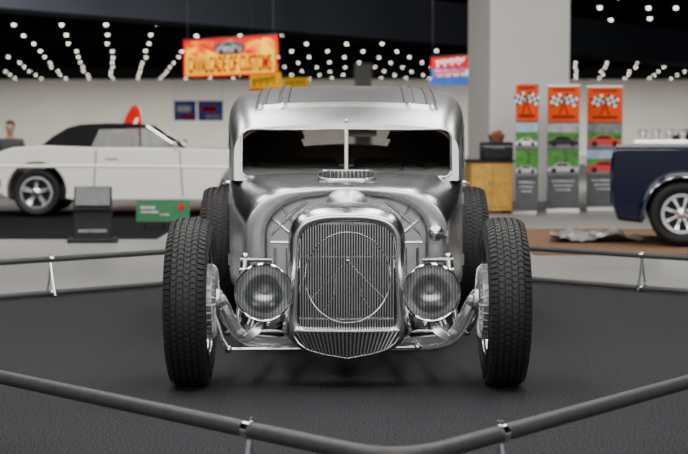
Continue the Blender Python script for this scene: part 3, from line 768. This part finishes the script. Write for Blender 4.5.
cab = [(1.2, .25), (1.2, 1.15), (1.3, 1.45), (1.5, 1.52), (2.1, 1.5), (2.3, 1.4), (2.5, 1.0), (3.6, .92), (3.75, .8), (3.75, .35), (2.9, .25)]
MB().prism(cab, -.66, .66, lambda x, z, y: (x, y*(1-.15*max(0, z-.95)), z)).build('cab', BLUEP, t, bevel=.05, seg=3)
for s in (-1, 1): MB().add([(x, s*(.666*(1-.15*max(0, z-.95))), z) for x, z in ((1.45, 1.02), (1.5, 1.38), (2.15, 1.36), (2.35, 1.02))], [(0, 1, 2, 3)]).build('side_window', BLACKP, t)
for (x, s) in ((0, -1), (2.95, -1), (0, 1), (2.95, 1)): road_wheel(t, (x, s*.76, .318), .318, .20, .180, s < 0, 8)

# ================================================================== KIOSK, SIGNS, BANNERS
KM = mat('kiosk_grey', (.014, .015, .018), 0, .6, .1, 10, spec=.2)
c = W(90, 243, 15.9)
t = thing('display_podium', 'dark grey low podium with a slanted top, in front of the white car', 'podium', (c.x, c.y+.2, -.006), .12)
MB().prism([(-.17, .03), (-.10, .30), (-.13, .34), (.13, .56), (.16, .53), (.17, .03)], -.19, .19, lambda y, z, x: (x, y, z)).build('cabinet', KM, t, bevel=.012)
MB().box((0, 0, .02), (.50, .44, .04)).build('base_plate', BLACK, t, bevel=.008)
MB().box((0, -.012, .458), (.34, .27, .008), (math.radians(40), 0, 0)).build('screen', mat('screen', (.03, .032, .036), 0, .3, .3, 12, spec=.3), t)
MB().box((0, -.152, .12), (.28, .006, .03), (-.25, 0, 0)).build('nameplate', GREY, t)

c = W(163, 221, 18.0)
t = thing('floor_sign', 'small dark green landscape board with white and red print beside the podium', 'sign', (c.x, c.y, .005))
sg = MB(); sg.box((0, 0, .215), (.60, .015, .25), (-.12, 0, 0)); sg.build('board', SIGNGREEN, t)
for x, z, w_, h_ in ((-.17, .25, .16, .03), (-.15, .20, .2, .02), (.02, .17, .1, .02)): MB().box((x, -.014+(z-.215)*.12, z), (w_, .006, h_), (-.12, 0, 0)).build('white_print', LGREY, t)
MB().box((.21, -.010, .26), (.07, .006, .05), (-.12, 0, 0)).build('red_print', RED, t)
q = MB(); q.tube([(-.2, .015, 0), (-.2, .015, .2), (.2, .015, .2), (.2, .015, 0)], .01, 6); q.tube([(0, .02, .2), (0, .14, 0.0)], .008, 6)
q.build('easel', BLACK, t)

def car_print(mb, cx, cz, w, y, m=0):
    pts = [(-.5, .02), (-.5, .13), (-.34, .18), (-.18, .30), (.14, .30), (.28, .18), (.5, .13), (.5, .02)]
    mb.prism([(cx+a_*w, cz+b_*w) for a_, b_ in pts], y-.003, y, lambda x, z, yy: (x, yy, z), m)
    mb.prism([(cx+a_*w, cz+b_*w) for a_, b_ in ((-.26, .19), (-.15, .275), (.12, .275), (.21, .19))], y-.005, y-.002, lambda x, z, yy: (x, yy, z), m+1)
    for s in (-.3, .3): mb.lathe([(.001, y-.005), (w*.085, y-.005), (w*.085, y)], 12, 'Y', (cx+s*w, 0, cz+.02), m+1)
def rollup(px0, px1, pyt, D, yaw, label, pics):
    c = W((px0+px1)/2, 150, D); w = (px1-px0)/F*D/math.cos(yaw); zt = W(0, pyt, D).z
    t = thing('roll_up_banner', label, 'banner', (c.x, c.y, -.006), yaw, 'orange roll up banners by the column')
    MB().box((0, .01, zt/2+.03), (w, .008, zt-.06)).build('sheet', SHEETG, t)
    MB().box((0, .01, .035), (w+.02, .16, .07)).build('base', ALU, t, bevel=.015)
    MB().tube([(0, .05, .06), (0, .03, zt)], .01, 8).build('support_pole', ALU, t)
    MB().box((0, .01, zt), (w+.01, .025, .02)).build('top_rail', ALU, t)
    h0 = zt-.50
    MB().box((0, .003, (h0+zt)/2-.005), (w-.006, .006, zt-h0-.02)).build('orange_header', ORANGE, t)
    for s in (-1, 1):
        fl = MB()
        M_ = Matrix.Translation((s*.095, -.004-.002*s, zt-.20)) @ Matrix.Rotation(s*.40, 4, 'Y')
        for i in range(4):
            for j in range(3):
                p = [M_ @ Vector(((i+a_-2)*.044, 0, (j+b_-1.5)*.044)) for a_, b_ in ((0, 0), (1, 0), (1, 1), (0, 1))]
                fl.add(p, [(0, 1, 2, 3)], (i+j) % 2)
        fl.tube([(-s*.06, -.006, zt-.40), (s*.03, -.006, zt-.15)], .007, 6, m=0)
        fl.build('flag_emblem', [PRINTBLACK, WHITE], t)
    for z_, k_, h_ in ((.43, .7, .03), (.06, .7, .02)): MB().box((0, -.002, zt-z_), (w*k_, .004, h_)).build('header_print', PRINTBLACK, t)
    z = h0-.02
    for bg, cm in pics:
        pic = MB().box((0, .003, z-.17), (w-.006, .006, .34)).build('picture', bg, t)
        MB().box((0, .0, z-.28), (w-.006, .004, .12)).build('picture_ground', ASPH, pic)
        MB().box((0, .0005, z-.17), (w-.006, .004, .10)).build('picture_trees', GREEN, pic)
        q = MB(); car_print(q, 0, z-.30, w*.96, -.003); q.build('car_picture', [cm, PRINTBLACK], pic)
        z -= .365
    for i in range(3): MB().box((0, .003, z-.06-.06*i), (w*(.7-.12*i), .005, .02)).build('small_print', LGREY, t)
    return t
REDC = mat('red_car_print', (.6, .01, .01), 0, .5)
SILV = mat('silver_car_print', (.45, .46, .48), 0, .5)
rollup(516, 537, 83, 21.3, -.60, 'orange topped roll up banner with a white car picture, standing against the column front', [(SKYB, WHITE), (GREEN, SILV)])
rollup(547.5, 579, 85, 22.0, -.12, 'orange topped roll up banner in the middle, with a dark car on grey', [(LGREY, BLACKP), (GREEN, SILV)])
rollup(587, 622, 86, 22.4, -.05, 'orange topped roll up banner nearest the blue pickup, with red cars', [(GREY, REDC), (SKYB, REDC)])

# plywood cabinet
c = W(490, 212, 21.9)
t = thing('wooden_cabinet', 'yellow plywood cabinet standing left of the cream column', 'cabinet', (c.x, c.y+.2, -.006), .1)
MB().box((0, 0, .37), (.58, .42, .66)).build('body', WOOD, t, bevel=.008)
MB().box((0, 0, .72), (.64, .48, .04)).build('top', PRINTBLACK, t, bevel=.006)
for s in (-1, 1):
    dd = MB().box((s*.143, -.218, .38), (.275, .016, .58)).build('door', WOOD, t, bevel=.004)
    MB().tube([(s*.03, -.225, .36), (s*.03, -.245, .40), (s*.03, -.225, .44)], .006, 6).build('handle', CHROME, dd)
for x in (-.25, .25):
    for y in (-.16, .16): MB().box((x, y, .02), (.05, .05, .04)).build('foot', BLACK, t)
t = thing('equipment_case', 'black case sitting on top of the plywood cabinet', 'case', (c.x+.1, c.y+.2, .734), .1)
MB().box((0, 0, .12), (.42, .30, .24)).build('case_body', BLACK, t, bevel=.02)
MB().tube([(-.08, -.15, .15), (-.08, -.18, .16), (.08, -.18, .16), (.08, -.15, .15)], .008, 6).build('handle', GREY, t)
MB().box((0, -.003, .18), (.425, .30, .008)).build('lid_seam', ALU, t)
t = thing('basket', 'small brown basket of goods on the black case', 'basket', (c.x+.1, c.y+.2, .975), 0)
MB().lathe([(.001, 0), (.09, 0), (.12, .09), (.125, .10), (.11, .095), (.085, .012), (.001, .012)], 24, 'Z').build('bowl', mat('wicker', (.16, .07, .03), 0, .7, .3, 40, .3), t)
q = MB()
for i in range(14): q.sphere((random.uniform(-.07, .07), random.uniform(-.07, .07), .09+random.uniform(0, .045)), .034, 6)
o = q.build('contents', mat('brown_goods', (.30, .10, .04), 0, .6, .3, 30), t); o['kind'] = 'stuff'

# hanging banners
def hanging(name, label, pl_, pr_, h, m):
    pl_, pr_ = Vector(pl_), Vector(pr_); mid_ = (pl_+pr_)/2; d_ = pr_-pl_; d_.z = 0
    t = thing(name, label, 'banner', (mid_.x, mid_.y, mid_.z), math.atan2(d_.y, d_.x)); w = d_.length
    MB().box((0, 0, 0), (w, .012, h)).build('sheet', m, t)
    MB().tube([(-w/2-.02, 0, h/2), (w/2+.02, 0, h/2)], .018, 8).build('top_bar', BLACK, t)
    for s in (-1, 1): MB().tube([(s*w*.46, 0, h/2), (s*w*.46, 0, CH-mid_.z)], .004, 5).build('wire', WIRE, t)
    return t, w
L_ = W(184, 59, 34.5); R_ = W(277.5, 54, 32.6)
t, w = hanging('hanging_banner', 'large red and yellow CAVALCADE OF CUSTOMS banner hanging from the ceiling', L_, R_, .80, FLAME)
MB().box((0, -.008, -.165), (w*.97, .006, .40)).build('yellow_band', PALEY, t)
MB().box((0, -.008, .375), (w, .006, .05)).build('border', RED, t)
MB().box((0, -.008, -.38), (w, .006, .04)).build('border', RED, t)
for s in (-1, 1): MB().box((s*(w/2-.03), -.012, 0), (.06, .006, .80)).build('border', RED, t)
q = MB(); q.sphere((0, -.012, .19), .15, 12, (3.2, .03, .95), 0); q.build('oval_panel', mat('oval_dark', (.05, .03, .025), 0, .6), t)
q = MB(); car_print(q, 0, .08, .75, -.025); q.build('car_picture', [GREY, PRINTBLACK], t)
text('lettering', 'CAVALCADE OF CUSTOMS', .36, mat('letter_red', (.30, .0, .003), 0, .6, .05, 5, spec=.02), t, (0, -.022, -.17), fitw=w*.90, sz=1.3, offset=.008)
def script_marks(t, w, h, m, name, y=-.012, r=.02, n=7, z=0):
    q = MB(); K = n*14
    pts = [(-w*.40+w*.74*i/K+.028*w*math.sin(2*PI*i/14), y-.002*(i % 3), z+h*(.13+.09*math.sin(i*.23))*math.cos(2*PI*i/14)+h*.10*(i/K-.5)) for i in range(K+1)]
    q.tube(pts, r, 6); q.build(name, m, t)
t, w = hanging('hanging_banner', 'small yellow banner with black script below the big red banner', W(250, 83, 38), W(281, 82, 37), .45, YELLOW)
script_marks(t, w, .45, PRINTBLACK, 'script', r=.014, z=.04)
MB().box((0, -.008, -.17), (w, .006, .06)).build('red_strip', RED, t)
t, w = hanging('hanging_banner', 'narrow dark yellow banner above the rod roof, right of the script banner', W(283, 83, 42), W(309, 83, 42), .30, mat('dull_yellow', (.50, .28, .005), 0, .6, spec=.05))
script_marks(t, w, .3, PRINTBLACK, 'script', r=.010)
t, w = hanging('hanging_banner', 'red, white and blue banner hanging left of the cream column', W(431, 72, 33), W(474, 69, 32), .58, mat('banner_blue', (.03, .10, .42), 0, .6, .2, 5, spec=.05))
MB().box((0, -.008, .17), (w, .006, .24)).build('red_strip', RED, t)
MB().box((0, -.010, -.05), (w*.8, .006, .13)).build('white_strip', WHITE, t)
script_marks(t, w, .35, RED, 'script', y=-.025, r=.018, n=8, z=-.05)
script_marks(t, w*.9, .34, WHITE, 'small_script', y=-.02, r=.016, n=8, z=.17)
for i, (x0, x1, lab) in enumerate(((174, 196, 'blue banner with white block on the far wall, left of its neighbour'), (198, 223, 'blue and red banner on the far wall, nearest the metal car'))):
    t, w = hanging('wall_banner', lab, W(x0, 111, 60), W(x1, 111, 60), .72, BLUE)
    MB().box((-.05*w, -.01, .08), (w*.6, .008, .22)).build('white_block' if i == 0 else 'red_block', WHITE if i == 0 else RED, t)
    MB().box((.1*w, -.016, -.2), (w*.6, .008, .14)).build('red_block' if i == 0 else 'grey_block', RED if i == 0 else LGREY, t)

# red feather flag
c = W(131, 124, 38)
t = thing('feather_flag', 'red curved feather flag rising behind the black soft top', 'flag', (c.x, c.y, -.006))
ht = W(0, 105, 38).z
pts = [(.23, .7), (.26, ht-.35), (.22, ht-.1), (.12, ht), (.02, ht-.03), (-.10, ht-.22), (-.2, ht-.45), (-.24, .8)]
MB().prism(pts, -.004, .004, lambda x, z, y: (x, y, z)).build('flag_cloth', RED, t)
MB().tube([(.25, 0, .02), (.27, 0, ht-.35), (.22, 0, ht-.06), (.12, 0, ht+.01)], .012, 8).build('pole', ALU, t)
MB().lathe([(.2, 0), (.2, .03), (.04, .05), (.001, .05)], 24, 'Z', (.25, 0, 0)).build('base', BLACK, t)
MB().prism([(.0, ht-.55), (.12, ht-.3), (.19, ht-.3), (.09, ht-.55)], -.01, -.006, lambda x, z, y: (x, y, z)).build('white_stripe', WHITE, t)

# ================================================================== PERSON
c = W(10, 127, 27.0)
def skinned(name, nodes, edges, m, parent, root=0, sub=2):
    me = bpy.data.meshes.new(name); me.from_pydata([n_[0] for n_ in nodes], edges, [])
    o = bpy.data.objects.new(name, me); COL.objects.link(o)
    sk = o.modifiers.new('skin', 'SKIN'); sk.use_smooth_shade = True
    for i, n_ in enumerate(nodes):
        r = n_[1]; d_ = me.skin_vertices[0].data[i]; d_.radius = r if isinstance(r, tuple) else (r, r); d_.use_root = (i == root)
    ss = o.modifiers.new('sub', 'SUBSURF'); ss.levels = sub; ss.render_levels = sub
    bpy.context.view_layer.update()
    me2 = bpy.data.meshes.new_from_object(o.evaluated_get(bpy.context.evaluated_depsgraph_get()))
    bpy.data.objects.remove(o); me2.name = name; me2.materials.clear(); me2.materials.append(m)
    for p in me2.polygons: p.use_smooth = True
    o2 = bpy.data.objects.new(name, me2); COL.objects.link(o2); o2.parent = parent
    return o2
SKIN = mat('skin', (.42, .22, .15), 0, .5, .06, 20)
P = thing('person', 'person in a dark shirt sitting behind the trunk of the white car', 'person', (c.x, c.y, -.006))
nd = [((0, 0, .52), .12), ((0, .03, .72), (.13, .10)), ((0, .04, .92), (.15, .10)), ((0, .03, 1.03), .06), ((0, .015, 1.09), .052), ((0, -.005, 1.15), (.066, .072)), ((0, 0, 1.22), (.074, .088)), ((0, .005, 1.285), (.055, .065))]
ed = [(i, i+1) for i in range(7)]
for s in (-1, 1):
    b_ = len(nd)
    nd += [((s*.17, .04, .97), .055), ((s*.235, .0, .74), .043), ((s*.15, -.22, .64), .030), ((s*.14, -.29, .625), (.035, .02))]
    ed += [(2, b_), (b_, b_+1), (b_+1, b_+2), (b_+2, b_+3)]
    f0 = len(nd)
    for k_, (dx, ln_) in enumerate(((-.03, .07), (-.01, .085), (.01, .08), (.03, .06))):
        nd += [((s*.14+dx, -.33, .618), .009), ((s*.14+dx*1.1, -.33-ln_*.9, .60), .008)]; ed += [(b_+3, f0+2*k_), (f0+2*k_, f0+2*k_+1)]
    nd += [((s*.14-s*.045, -.28, .625), .010), ((s*.14-s*.06, -.33, .615), .009)]; ed += [(b_+2, f0+8), (f0+8, f0+9)]
    l0 = len(nd)
    nd += [((s*.10, -.02, .51), .085), ((s*.13, -.43, .50), .058), ((s*.13, -.42, .09), .038), ((s*.14, -.54, .045), (.042, .03))]
    ed += [(0, l0), (l0, l0+1), (l0+1, l0+2), (l0+2, l0+3)]
skinned('body', nd, ed, SKIN, P)
sn = [((0, .0, .55), (.15, .125)), ((0, .03, .72), (.15, .12)), ((0, .04, .92), (.165, .118)), ((0, .035, 1.015), (.085, .075))]; se = [(0, 1), (1, 2), (2, 3)]
for s in (-1, 1):
    b_ = len(sn); sn += [((s*.175, .04, .965), .07), ((s*.235, .0, .76), .056)]; se += [(2, b_), (b_, b_+1)]
skinned('shirt', sn, se, mat('dark_shirt', (.045, .045, .055), 0, .8, .2, 30), P)
tn = [((0, 0, .53), (.145, .13))]; te = []
for s in (-1, 1):
    b_ = len(tn); tn += [((s*.10, -.02, .515), .10), ((s*.13, -.43, .505), .072), ((s*.13, -.42, .12), .055)]; te += [(0, b_), (b_, b_+1), (b_+1, b_+2)]
skinned('trousers', tn, te, mat('dark_jeans', (.02, .025, .05), 0, .8, .2, 40), P)
for s in (-1, 1): MB().sphere((s*.135, -.49, .05), .05, 10, (.95, 2.2, .95)).build('shoe', BLACK, P)
q = MB(); b0 = MB().sphere((0, .018, 1.245), .088, 14, (.95, 1.08, .95)); q.add(b0.v, [f for f in b0.f if all((b0.v[i][2] > 1.255 or b0.v[i][1] > .045) for i in f)]); q.build('hair', mat('dark_hair', (.02, .014, .01), 0, .6, .3, 60, .4), P)
for s in (-1, 1):
    MB().sphere((s*.03, -.078, 1.212), .011, 8).build('eye', WHITE, P)
    MB().sphere((s*.076, .01, 1.20), .025, 8, (.4, .8, 1.2)).build('ear', SKIN, P)
q = MB(); q.sphere((0, -.095, 1.185), .014, 8, (.8, 1.2, 1.6)); q.build('nose', SKIN, P)
q = MB(); q.sphere((0, -.080, 1.145), .02, 8, (1.2, .4, .3)); q.build('mouth', mat('lips', (.35, .12, .1)), P)
t = thing('folding_chair', 'black folding chair the person behind the white car sits on', 'chair', (c.x, c.y+.02, -.006))
MB().box((0, -.05, .375), (.42, .42, .03)).build('seat', BLACK, t, bevel=.01)
MB().box((0, .20, .72), (.40, .025, .20), (-.1, 0, 0)).build('backrest', BLACK, t, bevel=.01)
for s in (-1, 1):
    MB().tube([(s*.20, .22, .82), (s*.20, .16, .38), (s*.20, -.22, 0.0)], .011, 8).build('leg', ALU, t)
    MB().tube([(s*.18, -.2, .36), (s*.18, .20, 0.0)], .011, 8).build('leg', ALU, t)

# ================================================================== LIGHT
def area(name, loc, sx, sy, power, rot=(0, 0, 0), col=(1, .97, .93)):
    l_ = bpy.data.lights.new(name, 'AREA'); l_.shape = 'RECTANGLE'; l_.size = sx; l_.size_y = sy; l_.energy = power; l_.color = col
    o = bpy.data.objects.new(name, l_); COL.objects.link(o); o.location = loc; o.rotation_euler = rot
    return o
for x in (-3.4, -1.15, 1.15, 3.4): area('added_light', (x, 1.8, 4.7), .7, 7, 170)  # unseen strips added above the car for highlights on the steel
area('added_light', (0, -3.6, 4.7), 8, 1.3, 290, (math.radians(20), 0, 0))  # added overhead panel without a fixture, brightens the front of the car
area('added_light', (0, -11, 4.2), 12, 2.6, 650, (math.radians(62), 0, 0))  # front fill added behind the camera, no such fixture in the hall
area('added_light', (-4, 10, 4.8), 9, 4, 900, (math.radians(25), 0, 0))  # added to brighten the white car's side of the hall
area('added_light', (6, 10, 4.8), 9, 4, 800, (math.radians(25), 0, 0))  # its added counterpart, for the roll up banners and column
area('added_light', (-3, 19, 4.9), 12, 2, 900, (math.radians(60), 0, 0))  # tilted fill added to light the faces of the hanging banners
area('added_light', (0, 27, 4.9), 24, 6, 2400, (math.radians(35), 0, 0))  # unseen wide panel added to lift the middle of the hall
area('added_light', (0, 60, 4.9), 36, 8, 3800, (math.radians(20), 0, 0))  # another added panel, brightens the farther hall
area('added_light', (0, 98, 4.9), 60, 6, 11500)  # invisible wash added close to the back wall to brighten it
w_ = bpy.data.worlds.new('world'); bpy.context.scene.world = w_; w_.use_nodes = True
bg = w_.node_tree.nodes['Background']; bg.inputs['Color'].default_value = (.56, .57, .6, 1); bg.inputs['Strength'].default_value = .55

# ================================================================== CAMERA
cd = bpy.data.cameras.new('camera'); co = bpy.data.objects.new('camera', cd); COL.objects.link(co)
cd.sensor_width = 36; cd.lens = F*36/688; co.location = (CAMX, -CD, CAMZ); co.rotation_euler = (PI/2-PITCH, 0, 0)
cd.dof.use_dof = True; cd.dof.focus_distance = 6.65; cd.dof.aperture_fstop = 4.0; cd.clip_end = 400
bpy.context.scene.camera = co
